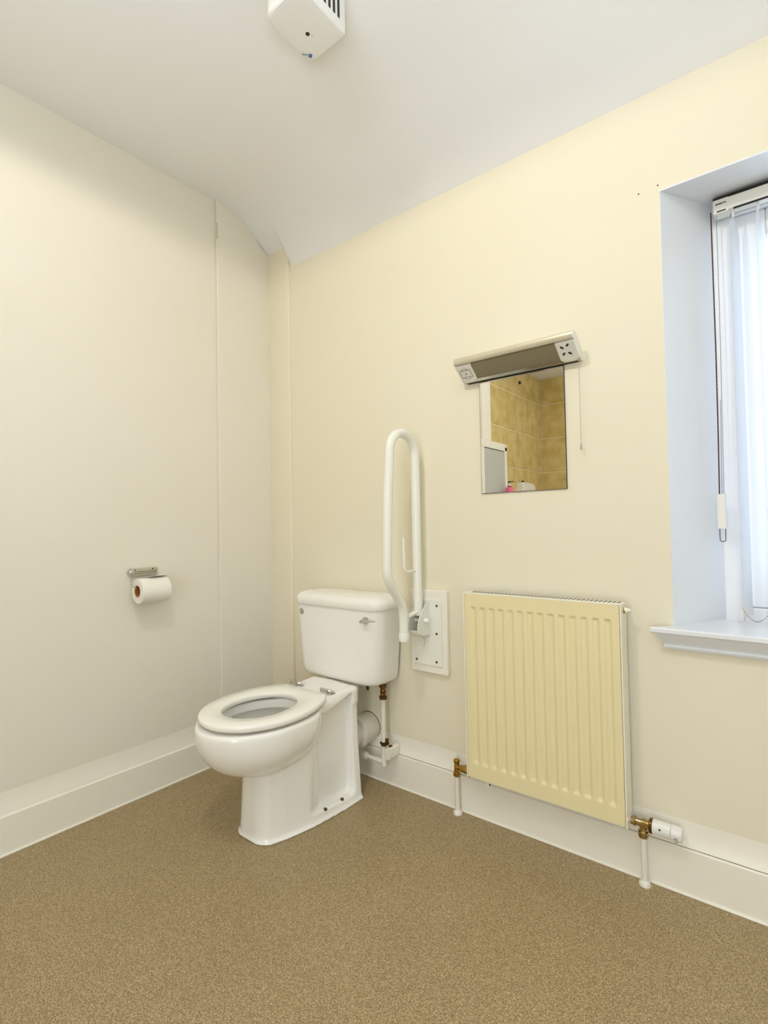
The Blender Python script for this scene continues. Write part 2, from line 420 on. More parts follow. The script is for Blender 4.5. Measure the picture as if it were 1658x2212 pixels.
for x, a in zip(slat_x, tilt):
    bm = new(); hw = .040; d = Vector((math.cos(a), math.sin(a), 0)); nrm = Vector((-d.y, d.x, 0))
    c = Vector((x, .138, 0)); secs = []
    for z in (WZ0+.022, WZ0+.05, 1.0, 1.4, 1.76, 1.800):
        ww = hw if z < 1.79 else .008
        row = []
        for k in range(7):
            s = -1+2*k/6; row.append(c+d*(ww*s)+nrm*(.004*(1-s*s))+Vector((0, 0, z)))
        for k in range(7):
            s = 1-2*k/6; row.append(c+d*(ww*s)+nrm*(.004*(1-s*s)-.0007)+Vector((0, 0, z)))
        secs.append(row)
    loft(bm, secs)
    sl = obj('slat', bm, M['slat'], bl, smooth=True)
    b2 = new(); quad = [c-d*.038+nrm*-.0016, c+d*.038+nrm*-.0016, c+d*.038+nrm*.0050, c-d*.038+nrm*.0050]
    loft(b2, [[p+Vector((0, 0, WZ0+.020)) for p in quad], [p+Vector((0, 0, WZ0+.045)) for p in quad]])
    obj('slat_weight', b2, M['plastic'], sl)
    b2 = new(); cyl(b2, c+Vector((0, 0, 1.798)), c+Vector((0, 0, 1.822)), .003, n=8); obj('slat_hanger', b2, M['plastic'], sl)
for i in range(len(slat_x)-1):                           # bead links between the slat bottoms
    p0, p1 = (Vector((slat_x[q]-math.cos(tilt[q])*.038, .138-math.sin(tilt[q])*.0385, WZ0+.043)) for q in (i, i+1))
    bm = new(); n = 15
    for k in range(n+1):
        t = k/n; p = p0.lerp(p1, t); p.z -= .030*(1-(2*t-1)**2); sphere(bm, p, .0016, 5)
    obj('link_chain', bm, M['steel_bead'], bl, smooth=True)
ch = new()
tube(ch, [(1.7475, .128, 1.825), (1.7480, .128, 1.45), (1.7465, .128, 1.2), (1.7445, .128, 1.04)], .0015, 8)
for k in range(66): sphere(ch, (1.7478 if k < 40 else 1.7478-(k-40)*.00013, .128, 1.815-k*.0118), .0019, 5)
obj('control_chain', ch, M['bead'], bl, smooth=True)
bm = new(); tube(bm, [(1.7605, .128, 1.812), (1.7595, .128, 1.5), (1.755, .128, 1.04)], .0008, 6)
tube(bm, [(1.7545, .128, 1.30), (1.7510, .128, 1.04)], .0008, 6); obj('cord', bm, M['greyprint'], bl)
bm = new(); disc_box(bm, rrect(1.7375, 1.7585, .121, .137, .003, 4), .945, 1.040); box(bm, (1.7372, .1205, 1.024), (1.745, .1375, 1.027))
cw = obj('chain_weight', bm, M['plastic'], bl, bevel=.002)
bm = new(); tube(bm, fillet([(1.7425, .129, .950), (1.7425, .129, .910), (1.7555, .129, .910), (1.7555, .129, .950)], .007), .0010, 8)
obj('chain_loop', bm, M['bead'], cw, smooth=True)

# side window, unseen, added to bring in fill light
bm = new()
y0, y1 = -2.5, -.9
for a, b in (((X1+.03, y0, .06), (X1+.09, y0+.06, 2.1)), ((X1+.03, y1-.06, .06), (X1+.09, y1, 2.1)), ((X1+.03, y0+.06, .06), (X1+.09, y1-.06, .12)), ((X1+.03, y0+.06, 2.04), (X1+.09, y1-.06, 2.1))):
    box(bm, a, b)
w2 = struct('added_window', bm, M['upvc'], bevel=.004)
bm = new(); box(bm, (X1+.055, y0+.05, .11), (X1+.061, y1-.05, 2.05)); obj('pane', bm, M['obscure'], w2)

# ------------------------------------------------------------------ surface nets (smooth ceramic from a distance field)
def surface_net(f, lo, hi, h):
    ax = [np.arange(l, u+h, h) for l, u in zip(lo, hi)]
    Xg, Yg, Zg = np.meshgrid(*ax, indexing='ij'); V = f(Xg, Yg, Zg).astype(np.float64)
    s = V < 0
    cell = np.zeros(tuple(n-1 for n in V.shape)); acc = np.zeros(cell.shape+(3,))
    corners = [(i, j, k) for i in (0, 1) for j in (0, 1) for k in (0, 1)]
    def sl(c): return tuple(slice(c[d], V.shape[d]-1+c[d]) for d in range(3))
    for a in corners:
        for d in range(3):
            if a[d] == 0:
                b = list(a); b[d] = 1; b = tuple(b)
                va, vb = V[sl(a)], V[sl(b)]; cr = (va < 0) != (vb < 0)
                t = np.where(cr, va/np.where(cr, va-vb, 1), 0)
                cell += cr
                for e in range(3): acc[..., e] += np.where(cr, a[e]+(t if e == d else 0), 0)
    act = cell > 0; idx = -np.ones(cell.shape, int); idx[act] = np.arange(act.sum())
    ijk = np.argwhere(act); P = (ijk+acc[act]/cell[act][:, None])*h+np.array(lo)
    faces = []
    for d in range(3):
        e1, e2 = (d+1) % 3, (d+2) % 3
        A = [slice(None)]*3; B = [slice(None)]*3; A[d] = slice(0, -1); B[d] = slice(1, None)
        cr = s[tuple(A)] != s[tuple(B)]
        q = np.argwhere(cr); q = q[(q[:, e1] > 0) & (q[:, e2] > 0) & (q[:, e1] < V.shape[e1]-1) & (q[:, e2] < V.shape[e2]-1)]
        flip = s[tuple(A)][tuple(q.T)]
        def at(o1, o2):
            c = q.copy(); c[:, e1] -= o1; c[:, e2] -= o2; return idx[tuple(c.T)]
        Q = np.stack([at(1, 1), at(0, 1), at(0, 0), at(1, 0)], 1)
        Q[~flip] = Q[~flip][:, ::-1]; faces.append(Q)
    F = np.concatenate(faces)
    for _ in range(2):                                   # light smoothing
        S = np.zeros_like(P); C = np.zeros(len(P))
        for i in range(4):
            a, b = F[:, i], F[:, (i+1) % 4]
            np.add.at(S, a, P[b]); np.add.at(C, a, 1); np.add.at(S, b, P[a]); np.add.at(C, b, 1)
        P = P*.5+.5*S/C[:, None]
    return P, F
def net_obj(name, f, lo, hi, h, m, parent):
    P, F = surface_net(f, lo, hi, h)
    me = bpy.data.meshes.new(name); me.from_pydata(P.tolist(), [], F.tolist()); me.materials.append(m)
    me.polygons.foreach_set('use_smooth', [True]*len(me.polygons)); me.update()
    o = bpy.data.objects.new(name, me); COL.objects.link(o); o.parent = parent
    o.location = -parent.location
    return o
def smin(a, b, k):
    h = np.clip(.5+.5*(b-a)/k, 0, 1); return b*(1-h)+a*h-k*h*(1-h)
def smax(a, b, k): return -smin(-a, -b, k)
def rbox(x, y, z, c, hsz, r):
    qx, qy, qz = (np.abs(v-cc)-(q-r) for v, cc, q in zip((x, y, z), c, hsz))
    return np.sqrt(np.maximum(qx, 0)**2+np.maximum(qy, 0)**2+np.maximum(qz, 0)**2)+np.minimum(np.maximum(qx, np.maximum(qy, qz)), 0)-r
def ellips(x, y, z, c, r):
    k0 = np.sqrt(((x-c[0])/r[0])**2+((y-c[1])/r[1])**2+((z-c[2])/r[2])**2)
    k1 = np.sqrt(((x-c[0])/r[0]**2)**2+((y-c[1])/r[1]**2)**2+((z-c[2])/r[2]**2)**2)+1e-9
    return k0*(k0-1)/k1

# ------------------------------------------------------------------ toilet
CX = .541
wc = thing('toilet', 'white ceramic close-coupled toilet standing in the corner, seat without a lid', 'toilet', (CX, -.35, 0))
def egg2(x, y, cy, a, bf, bb):
    b = np.where(y < cy, bf, bb)
    k0 = np.sqrt(((x-CX)/a)**2+((y-cy)/b)**2); k1 = np.sqrt(((x-CX)/a**2)**2+((y-cy)/b**2)**2)+1e-9
    return k0*(k0-1)/k1
def pan_sdf(x, y, z):
    # bowl: egg in plan with a squarer back, half ellipsoid in height
    yb = np.where(y < -.50, np.abs((y+.50)/.208)**2, np.abs((y+.50)/.185)**3.6)
    bowl = (np.sqrt(((x-CX)/.1715)**2+yb+np.abs((z-.366)/.166)**2.4)-1)*.160
    bowl = smax(bowl, z-.374, .012)
    lip = np.maximum(egg2(x, y, -.50, .158, .196, .235), np.abs(z-.364)-.004)-.006
    bowl = smin(bowl, lip, .008)
    # pedestal: tapers toward the front, a little wider toward the foot
    fl = .016*np.clip((.30-z)/.30, 0, 1)**1.5
    foot = .010*np.exp(-(z/.009)**2)
    hw = np.interp(y, [-.60, -.556, -.53, -.475, -.38, -.27, -.15], [.0, .045, .068, .088, .108, .118, .121])
    ped = np.maximum(egg2(x, y, -.36, .128, .178, .6), 0*x)
    side = (np.abs(x-CX)-(hw-.012+fl+foot))*.93
    front = (-.538-fl*.8-foot*.6)-y
    ped = smax(smax(side, front, .03), y+.150, .008)
    ped = np.maximum(np.maximum(ped, -z), z-.392)
    under = .262+np.clip((y+.50), 0, 1)*.9                # front column stops under the bowl
    ped = smax(ped, z-np.where(y < -.33, np.minimum(under, .380), .392), .012)
    # rear deck carrying the cistern
    deck = rbox(x, y, z-(y+.16)*.06, (CX, -.245, .363), (.116, .096, .034), .020)
    ped = smin(ped, deck, .012)
    # recess in each flank
    for sgn in (1, -1):
        ax = (x-CX)*sgn
        top = z-(.376-np.clip(-.195-y, 0, .3)*.26)
        rec = np.maximum(np.maximum(y+.186, -.352-y), .024-z)
        rec = smax(smax(np.maximum(y+.184, -.42-y), .026+np.clip(-.20-y, 0, .3)*.06-z, .022), top, .010)
        rec = smax(rec, .082+np.clip(-.325-y, 0, .2)*.42-ax, .014)
        ped = smax(ped, -rec, .008)
    d = smin(bowl, ped, .010)
    tail = rbox(x, y, z, (CX-.02, -.11, .360), (.055, .06, .032), .015)
    d = smin(d, tail, .01)
    # hollow of the bowl: narrow opening under the seat, wider below the flushing rim
    hole = np.maximum(egg2(x, y, -.512, .120, .145, .150), .345-z)
    cav = ellips(x, y, z, (CX, -.495, .335), (.138, .172, .135)); cav = np.maximum(cav, z-.345)
    d = smax(d, -smin(hole, cav, .006), .006)
    return d
pan_ = net_obj('pan', pan_sdf, (.33, -.73, -.006), (.75, -.01, .41), .003, M['ceramic'], wc)
for y, z in ((-.325, .0335), (-.244, .0320)):
    bm = new(); lathe(bm, (CX+.112, y, z-.004), (0.25, 0, 1), [(0, .0062), (.004, .0062), (.0055, .004)], 14)
    obj('screw', bm, M['brown'], pan_, smooth=True)

# seat: flat ring, rounded edges
bm = new(); N = 96
def seat_pt(a, which):
    c, s = math.cos(a), math.sin(a)
    if which:                                            # outer
        x = .1705*c*(abs(c)**-.06 if c else 1); y = -.487+(.207*s if s < 0 else .198*s*(1-.02*abs(c)))
        if s > 0:                                        # squarer back
            y = min(-.487+.225*s, -.300)
        return x, y
    return .104*c, -.505+(.117*s if s < 0 else .133*s)
secs = []
prof = [(0, .0065), (.04, .0), (.5, -.0), (.95, .0), (1, .006), (1, .0115), (.985, .0165), (.94, .0185), (.5, .0188), (.06, .0178), (.01, .0145), (0, .011)]
for i in range(N):
    a = 2*PI*i/N; xo, yo = seat_pt(a, 1); xi, yi = seat_pt(a, 0)
    secs.append([(CX+xi+(xo-xi)*t, yi+(yo-yi)*t, .3855+h) for t, h in prof])
rows = [[bm.verts.new(p) for p in s] for s in secs]
for i in range(N):
    j = (i+1) % N
    for k in range(len(prof)):
        l = (k+1) % len(prof); bm.faces.new((rows[i][k], rows[j][k], rows[j][l], rows[i][l]))
seat = obj('seat', bm, M['seat'], wc, smooth=True, angle=60)
for sgn in (-1, 1):
    bm = new(); hx = CX+sgn*.078
    cyl(bm, (hx-.022, -.278, .4035), (hx+.010, -.278, .4035), .0068, n=18)
    cyl(bm, (hx-.022, -.278, .4035), (hx-.0235, -.278, .4035), .0078, n=18)
    lathe(bm, (hx+.012, -.272, .388), (0, 0, 1), [(0, .011), (.006, .0105), (.009, .007), (.017, .0065)], 18)
    tube(bm, [(hx+.002, -.278, .4045), (hx+.016, -.272, .4035), (hx+.026, -.262, .396)], [.0060, .0062, .0035], 12)
    obj('hinge', bm, M['chrome'], seat, smooth=True)
for sx, sy in ((-.11, -.60), (.11, -.60), (.115, -.42)):
    bm = new(); lathe(bm, (CX+sx, sy, .3785), (0, 0, 1), [(0, .008), (.0075, .007)], 14); obj('buffer', bm, M['outlet'], seat, smooth=True)

# cistern
bm = new(); secs = []
for z, s, f in ((.3945, .155, -.130), (.3955, .170, -.141), (.400, .181, -.147), (.411, .1885, -.151), (.430, .1935, -.1520), (.52, .201, -.1535), (.60, .208, -.1555), (.667, .2125, -.157)):
    secs.append([(CX-.001+x, y, z) for x, y in rrect(-s-.0055, s+.0045, f, -.008, (.042, .048, .02, .02), 10)])
loft(bm, secs); cis = obj('cistern', bm, M['ceramic'], wc, smooth=True, angle=50)
bm = new(); secs = []
for z, e, fy in ((.667, -.004, 0), (.668, .005, 0), (.671, .0075, 0), (.688, .0085, 0), (.697, .0065, 0), (.705, .000, 0), (.712, -.013, 0), (.7175, -.034, 0), (.7215, -.070, 0)):
    s = .2125+e; dd = min(e, .0105)
    secs.append([(CX-.001+x, y, z) for x, y in rrect(-s-.0035, s+.0035, -.157-dd, -.007-max(-e, 0)*.55, (max(.042+e, .012), max(.048+e, .012), .012, .012), 10)])
loft(bm, secs); lid = obj('cistern_lid', bm, M['ceramic'], cis, smooth=True, angle=50)
bm = new(); lathe(bm, (CX+.012, -.088, .7195), (0, 0, 1), [(0, .0115), (.002, .0112), (.003, .009), (.0022, .0075), (.0024, .0)], 20); obj('lid_plug', bm, M['outlet'], cis, smooth=True)
bm = new()                                               # flush lever
lathe(bm, (.700, -.1545, .634), (0, -1, 0), [(0, .0135), (.006, .0135), (.010, .0105), (.015, .0095), (.019, .006)], 20)
tube(bm, [(.690, -.173, .632), (.702, -.175, .634), (.726, -.176, .636), (.757, -.176, .639)], [.0060, .0066, .0036, .0022], 12)
obj('flush_lever', bm, M['chrome'], cis, smooth=True)
bm = new(); nx = Vector((-.16, -.98, 0)); lathe(bm, Vector((.3680, -.1560, .640)), nx, [(0, .0125), (.003, .0125), (.005, .010), (.0055, .008), (.0045, .0065), (.0045, 0)], 20)
obj('overflow_cap', bm, M['chrome'], cis, smooth=True)
bm = new(); cyl(bm, (.672, -.12, .376), (.672, -.12, .403), .005, n=10); cyl(bm, (.672, -.12, .390), (.672, -.12, .397), .009, n=6); obj('fixing_bolt', bm, M['black'], cis)

# foul drain connector behind the pan
dr = thing('waste_pipe', 'grey-white soil pipe joint running from the back of the toilet into the wall', 'pipe', (.575, -.16, .19))
bm = new(); lathe(bm, (.575, -.1465, .188), (0, 1, 0), [(0, .047), (.055, .047), (.056, .062), (.070, .063), (.078, .060), (.080, .056), (.120, .055), (.1445, .054)], 32)
obj('pipe', bm, M['outlet'], dr, smooth=True)
bm = new(); lathe(bm, (.575, -.0025, .188), (0, 1, 0), [(0, .054), (.002, .0565), (.0045, .0575)], 26); obj('wall_gap', bm, M['crack'], dr)

# cold water feed
sp = thing('supply_pipe', 'white-painted water pipe with dark brass valve rising to the toilet cistern', 'pipe', (.695, -.06, .1))
bm = new(); tube(bm, fillet([(.55, -.060, .102), (.694, -.060, .100), (.695, -.060, .345)], .012), .0078, 16)
cyl(bm, (.694, -.060, .088), (.694, -.060, .128), .0102); cyl(bm, (.655, -.060, .1005), (.692, -.060, .100), .0098)
for x in (.575, .588, .603): cyl(bm, (x, -.060, .1015), (x+.007, -.060, .1015), .0135, n=16)
obj('pipe', bm, M['white_paint'], sp, smooth=True)
bm = new(); lathe(bm, (.695, -.060, .329), (0, 0, 1), [(0, .010), (.002, .0145), (.012, .0145), (.014, .010), (.018, .0095), (.030, .0115), (.036, .009), (.042, .009), (.045, .0140), (.056, .0140), (.058, .009), (.062, .009)], 12)
cyl(bm, (.695, -.060, .353), (.7055, -.080, .353), .0068, n=12)
obj('valve', bm, M['dark_brass'], sp, smooth=True, angle=30)
bm = new(); cyl(bm, (.696, -.060, .388), (.696, -.060, .3938), .0095, n=16); obj('tail_nut', bm, M['plastic'], sp, smooth=True)
bm = new(); box(bm, (.682, -.068, .166), (.712, -.050, .173)); cyl(bm, (.706, -.056, .166), (.706, -.056, .186), .007, n=8); cyl(bm, (.716, -.052, .158), (.724, -.052, .160), .007, n=8); cyl(bm, (.694, -.060, .160), (.694, -.060, .174), .0105, n=8)
obj('clip_screw', bm, M['dark_brass'], sp)
bm = new(); loft(bm, [[(x, -.072, z) for x, z in rrect(.709, .730, .118, .160, .008)], [(x, -.014, z) for x, z in rrect(.709, .730, .118, .160, .008)]]); obj('pipe_clip', bm, M['white_paint'], sp, smooth=True)

# ------------------------------------------------------------------ drop-down grab rail
gr = thing('grab_rail', 'white folding grab rail raised upright beside the cistern on a wall board', 'grab rail', (.872, 0, .45))
bm = new(); box(bm, (.800, -.019, .446), (.952, 0, .740)); obj('backing_board', bm, M['gloss'], gr, bevel=.003)
bm = new(); disc_box(bm, rrect(.814, .931, .474, .706, .004), -.0235, -.019, 'y'); pl = obj('wall_plate', bm, M['rail'], gr, bevel=.001)
for x, z in ((.914, .686), (.9115, .588), (.909, .489), (.825, .489), (.826, .686)):
    bm = new(); lathe(bm, (x, -.0232, z), (0, -1, 0), [(0, .0046), (.0014, .0042), (.0018, .002)], 12); obj('screw', bm, M['brown'], pl)
RX = .860; tr = .0158
path = [(RX, -.146, .598), (RX, -.146, .690), (RX, -.2335, .800), (RX, -.2215, 1.06), (RX, -.2075, 1.215)]
path = fillet(path, .032, 8)
cy, rad, zc = -.1345, .0735, 1.213
for k in range(1, 17):
    a = PI-PI*k/16*.985; path.append(Vector((RX, cy+rad*math.cos(a), zc+rad*math.sin(a)*1.0)))
path += [Vector((RX, -.060, 1.10)), Vector((RX, -.060, .85)), Vector((RX, -.058, .655))]
bm = new(); tube(bm, path, tr, 20); obj('rail_tube', bm, M['rail'], gr, smooth=True)
bm = new(); lathe(bm, (RX, -.146, .578), (0, 0, 1), [(0, .013), (.002, .0172), (.028, .0176), (.031, .0160)], 20); obj('end_cap', bm, M['plastic'], gr, smooth=True)
bm = new(); cyl(bm, (RX, -.140, .655), (RX, -.060, .668), .0078, n=14); obj('link_bar', bm, M['rail'], gr, smooth=True)
bm = new()                                               # pressed steel hinge fork: two curved cheeks joined under the tube
def cheek(x0, x1):
    P = [(-.023, .690), (-.040, .700), (-.050, .690), (-.075, .664), (-.094, .634), (-.098, .606), (-.084, .588), (-.058, .580), (-.023, .578)]
    P = [(p.x, p.y) for p in fillet([Vector((a, b, 0)) for a, b in P], .02, 4)]
    loft(bm, [[(x0, y, z) for y, z in P], [(x1, y, z) for y, z in P]])
cheek(.8405, .8435); cheek(.8800, .8830)
loft(bm, [[(x, -.098, .606), (x, -.090, .5935), (x, -.070, .5825), (x, -.023, .578), (x, -.023, .5815), (x, -.068, .5855), (x, -.0875, .5965), (x, -.094, .607)] for x in (.8405, .883)])
obj('hinge_bracket', bm, M['rail'], gr, bevel=.0012)
bm = new(); lathe(bm, (.883, -.050, .636), (1, 0, 0), [(0, .0095), (.012, .0095), (.016, .007)], 18); lathe(bm, (.8405, -.055, .636), (-1, 0, 0), [(0, .0085), (.005, .007)], 18); cyl(bm, (.8405, -.052, .636), (.883, -.052, .636), .006)
obj('pivot_bolt', bm, M['rail'], gr, smooth=True)
bm = new(); loft(bm, [[(x, -.076, .578), (x, -.046, .574), (x, -.040, .548), (x, -.046, .545)] for x in (.866, .869)]); obj('catch_tongue', bm, M['rail'], gr)
bm = new(); tube(bm, fillet([(RX, -.062, .812), (RX, -.128, .810), (RX, -.137, .822), (RX, -.139, .930)], .012), .0042, 10)
obj('paper_rod', bm, M['rail'], gr, smooth=True)

# ------------------------------------------------------------------ mirror and shaver light
mr = thing('wall_mirror', 'frameless rectangular mirror on the cream wall below the shaver light', 'mirror', (1.231, 0, 1.072))
bm = new(); box(bm, (1.0905, -.0052, 1.0725), (1.3725, -.001, 1.4450)); obj('glass', bm, M['mirror'], mr)
bm = new(); box(bm, (1.0895, -.0047, 1.0715), (1.3735, 0, 1.4455)); obj('backing', bm, M['black'], mr)

sv = thing('shaver_light', 'grey strip shaver light with white socket ends above the mirror', 'light', (1.22, 0, 1.44))
d0 = Vector((0, -.0210, 1.4520)); d1 = Vector((0, -.0780, 1.4950))
nn = Vector((0, -(d1.z-d0.z), d1.y-d0.y)).normalized()
prof_ = [(0, 1.4475), (-.016, 1.4475), (-.0195, 1.4495), (d0.y, d0.z), (d1.y, d1.z), (-.0800, 1.4925), (-.0855, 1.4925), (-.0890, 1.4965), (-.0905, 1.503), (-.0890, 1.510), (-.0845, 1.5145), (-.077, 1.516), (-.064, 1.516), (-.006, 1.474), (0, 1.474)]
bm = new(); loft(bm, [[(x, y, z) for y, z in prof_] for x in (1.0425, 1.4275)])
sb = obj('housing', bm, mat('satin_silver', (214, 206, 180), .3, .3), sv, smooth=True, angle=30)
for x in (1.0405, 1.4275):
    bm = new(); loft(bm, [[(x+e, y, z) for y, z in prof_] for e in (0, .002)]); obj('end_cap', bm, M['plastic'], sv)
def slope_pt(x, t, h): q = d0.lerp(d1, t)+nn*h; return Vector((x, q.y, q.z))
def slope_slab(bm, x0, x1, t0, t1, h0, h1):
    loft(bm, [[slope_pt(x0, t0, h), slope_pt(x1, t0, h), slope_pt(x1, t1, h), slope_pt(x0, t1, h)] for h in (h0, h1)])
bm = new(); secs = []
for x in (1.096, 1.377):
    secs.append([slope_pt(x, t, h) for t, h in ((0.02, 0), (.05, .005), (.14, .006), (.86, .0055), (.95, .003), (.97, 0))])
loft(bm, secs); obj('diffuser', bm, M['diffuser'], sv, smooth=True, angle=30)
bm = new(); secs = []
for x in (1.094, 1.379): secs.append([slope_pt(x, t, h) for t, h in ((-.05, 0), (-.03, .0062), (.13, .0078), (.13, .006), (.0, .004))])
loft(bm, secs); obj('diffuser_trim', bm, M['chrome'], sv)
bm = new()
def chamf(x0, x1, skew=0):
    secs = []
    for h, e in ((-.001, 0), (.0060, 0), (.0080, .002)):
        secs.append([slope_pt(x0+e, .10+e*8, h), slope_pt(x0+.012+e, .0+e*8, h), slope_pt(x1-.012-e, .0+e*8, h), slope_pt(x1-e, .10+e*8, h), slope_pt(x1-e, .97, h), slope_pt(x0+e, .97, h)])
    return secs
loft(bm, chamf(1.0405, 1.098)); lp = obj('voltage_plate', bm, M['plastic'], sv)
bm = new(); loft(bm, chamf(1.374, 1.4300)); rp_ = obj('socket_plate', bm, M['plastic'], sv)
bm = new()                                               # socket holes
for tx, tt in ((1.3905, .72), (1.408, .75), (1.3905, .36), (1.408, .39)):
    b_ = (1 if tx < 1.40 else -1)
    slope_slab(bm, tx-.0045, tx+.0015, tt, tt+.075, .0075, .0086); slope_slab(bm, tx-.0005, tx+.0045, tt-.055 if (tt > .5) == (tx < 1.4) else tt+.055, tt+.03 if (tt > .5) == (tx < 1.4) else tt+.12, .0075, .0086)
obj('socket_hole', bm, M['black'], rp_)
bm = new()                                               # shaver selector outline on the left plate
def line(x0, t0, x1, t1, wx=.0012, wt=.013): slope_slab(bm, min(x0, x1)-wx/2, max(x0, x1)+wx/2, min(t0, t1)-wt/2, max(t0, t1)+wt/2, .0075, .0086)
SHF = lambda x: 1.0505+(x-1.036)*.92
for x0, t0, x1, t1 in ((1.036, .30, 1.036, .72), (1.076, .30, 1.076, .72), (1.036, .72, 1.046, .72), (1.066, .72, 1.076, .72), (1.036, .30, 1.046, .30), (1.066, .30, 1.076, .30),
                       (1.046, .68, 1.066, .68), (1.046, .78, 1.066, .78), (1.046, .68, 1.046, .78), (1.066, .68, 1.066, .78),
                       (1.046, .24, 1.066, .24), (1.046, .34, 1.066, .34), (1.046, .24, 1.046, .34), (1.066, .24, 1.066, .34)): line(SHF(x0), t0, SHF(x1), t1)
slope_slab(bm, 1.0672, 1.0702, .46, .55, .0075, .0086)
obj('selector_mark', bm, M['brown'], lp)
bm = new(); tube(bm, [(1.4225, -.019, 1.450), (1.4225, -.019, 1.20)], .0008, 6); lathe(bm, (1.4225, -.019, 1.183), (0, 0, 1), [(0, .0028), (.002, .0034), (.014, .0028), (.020, .0012)], 12)
obj('pull_cord', bm, M['lightprint'], sv, smooth=True)
bm = new(); loft(bm, [[(x, 0, 1.474), (x, -.006, 1.474), (x, -.056, 1.512), (x, 0, 1.512)] for x in (1.13, 1.34)]); obj('mounting_box', bm, M['plastic'], sv)
bm = new(); box(bm, (1.050, -.0130, 1.4464), (1.420, -.001, 1.4480)); obj('bottom_gap', bm, M['dark'], sv)

# ------------------------------------------------------------------ radiator
rd = thing('radiator', 'cream fluted steel panel radiator on the wall beside the grab rail', 'radiator', (1.29, 0, .155))
rx0, rx1, rz0, rz1, ry = 1.0545, 1.5265, .158, .7445, -.075
bm = new()
NX, NZ = 300, 96
m0, pitch = .016, (rx1-rx0-.03)/14
def dep(x, z):
    u = (x-rx0-.015)/pitch; k = u-math.floor(u)
    if u < 0 or u >= 14: return 0
    prof = min(max((k-.12)/.26, 0), 1)*min(max((.88-k)/.26, 0), 1); prof = prof*prof*(3-2*prof)
    zt = min(max((rz1-.038-z)/.010, 0), 1)*min(max((z-rz0-.042)/.014, 0), 1); zt = zt*zt*(3-2*zt)
    return .0050*prof*zt
zl = sorted(set([rz0, rz0+.02]+[rz0+.038+.022*k/12 for k in range(13)]+[rz1-.052+.018*k/12 for k in range(13)]+[rz0+.1+(rz1-rz0-.2)*k/10 for k in range(11)]+[rz1-.02, rz1]))
xs_ = [rx0]+[rx0+.015+pitch*(f+q) for f in range(14) for q in (0, .12, .155, .19, .225, .26, .295, .33, .38, .5, .62, .67, .705, .74, .775, .81, .845, .88)]+[rx0+.015+pitch*14, rx1]
NX = len(xs_)-1
grid = [[bm.verts.new((x, ry+dep(x, z), z)) for x in xs_] for z in zl]
for r0, r1 in zip(grid, grid[1:]):
    for i in range(NX): bm.faces.new((r0[i], r0[i+1], r1[i+1], r1[i]))
bx = new(); bx.free()
# returns of the panel toward the wall
edge = [grid[0][0], grid[0][-1], grid[-1][-1], grid[-1][0]]
def strip(vs, dy):
    bk = [bm.verts.new((v.co.x, dy, v.co.z)) for v in vs]
    for i in range(len(vs)-1): bm.faces.new((vs[i], vs[i+1], bk[i+1], bk[i]))
strip(grid[0], ry+.012); strip(grid[-1][::-1], ry+.012); strip([r[0] for r in grid][::-1], ry+.012); strip([r[-1] for r in grid], ry+.012)
bmesh.ops.remove_doubles(bm, verts=bm.verts[:], dist=1e-6)
obj('front_panel', bm, M['radiator'], rd, smooth=True, angle=40)
bm = new(); box(bm, (rx0+.004, ry+.012, rz0+.004), (rx1-.004, -.034, rz1-.006)); obj('core', bm, M['radiator_side'], rd)
for x0, x1 in ((rx0-.0055, rx0-.001), (rx1+.001, rx1+.0055)):
    bm = new(); box(bm, (x0, ry-.001, rz0-.006), (x1, -.021, rz1+.004)); obj('side_panel', bm, M['radiator_side'], rd, bevel=.0015)
bm = new(); box(bm, (rx0-.004, ry+.001, rz1+.0), (rx1+.004, -.022, rz1+.0035))
top = obj('top_grille', bm, M['radiator_side'], rd, bevel=.001)
bm = new()
for k in range(38):
    x = rx0+.014+k*.0121
    quadprism(bm, [(x, -.056, rz1+.0030), (x+.004, -.056, rz1+.0030), (x+.0065, -.030, rz1+.0030), (x+.0025, -.030, rz1+.0030)], (0, 0, .0010))
obj('grille_slot', bm, M['dark'], top)
bm = new(); lathe(bm, (rx1+.0045, -.047, rz1-.016), (1, 0, 0), [(0, .0135), (.0008, .0135)], 20); obj('port_ring', bm, M['dark'], rd)
bm = new(); lathe(bm, (rx1+.0035, -.047, rz1-.016), (1, 0, 0), [(0, .009), (.006, .009)], 6); obj('bleed_fitting', bm, M['brass'], rd)
bm = new(); lathe(bm, (rx1+.0095, -.047, rz1-.016), (1, 0, 0), [(0, .0075), (.008, .007), (.009, .0045), (.014, .0045)], 14); obj('air_vent', bm, M['plastic'], rd, smooth=True)
bm = new(); lathe(bm, (rx1+.0045, -.040, rz0+.012), (1, 0, 0), [(0, .0185), (.0008, .0185)], 20); obj('port_ring', bm, M['dark'], rd)
bm = new(); lathe(bm, (rx1+.0050, -.039, rz0+.011), (1, 0, 0), [(0, .0165), (.001, .0165)], 20); obj('port_washer', bm, M['plastic'], rd)
bm = new(); box(bm, (rx0+.004, ry+.004, rz0-.0055), (rx1-.004, ry+.012, rz0-.0005)); box(bm, (rx0+.062, ry+.004, rz0-.013), (rx0+.078, ry+.020, rz0-.005))
bt = obj('bottom_rail', bm, M['radiator_side'], rd)
bm = new(); lathe(bm, (rx0+.074, ry+.0045, rz0-.009), (0, -1, 0), [(0, .003), (.001, .003)], 10); obj('drain_hole', bm, M['black'], bt)
for x in (rx0+.1, rx1-.1):
    bm = new(); box(bm, (x-.012, -.034, rz0+.03), (x+.012, 0, rz1-.05)); obj('wall_bracket', bm, M['radiator_side'], rd)

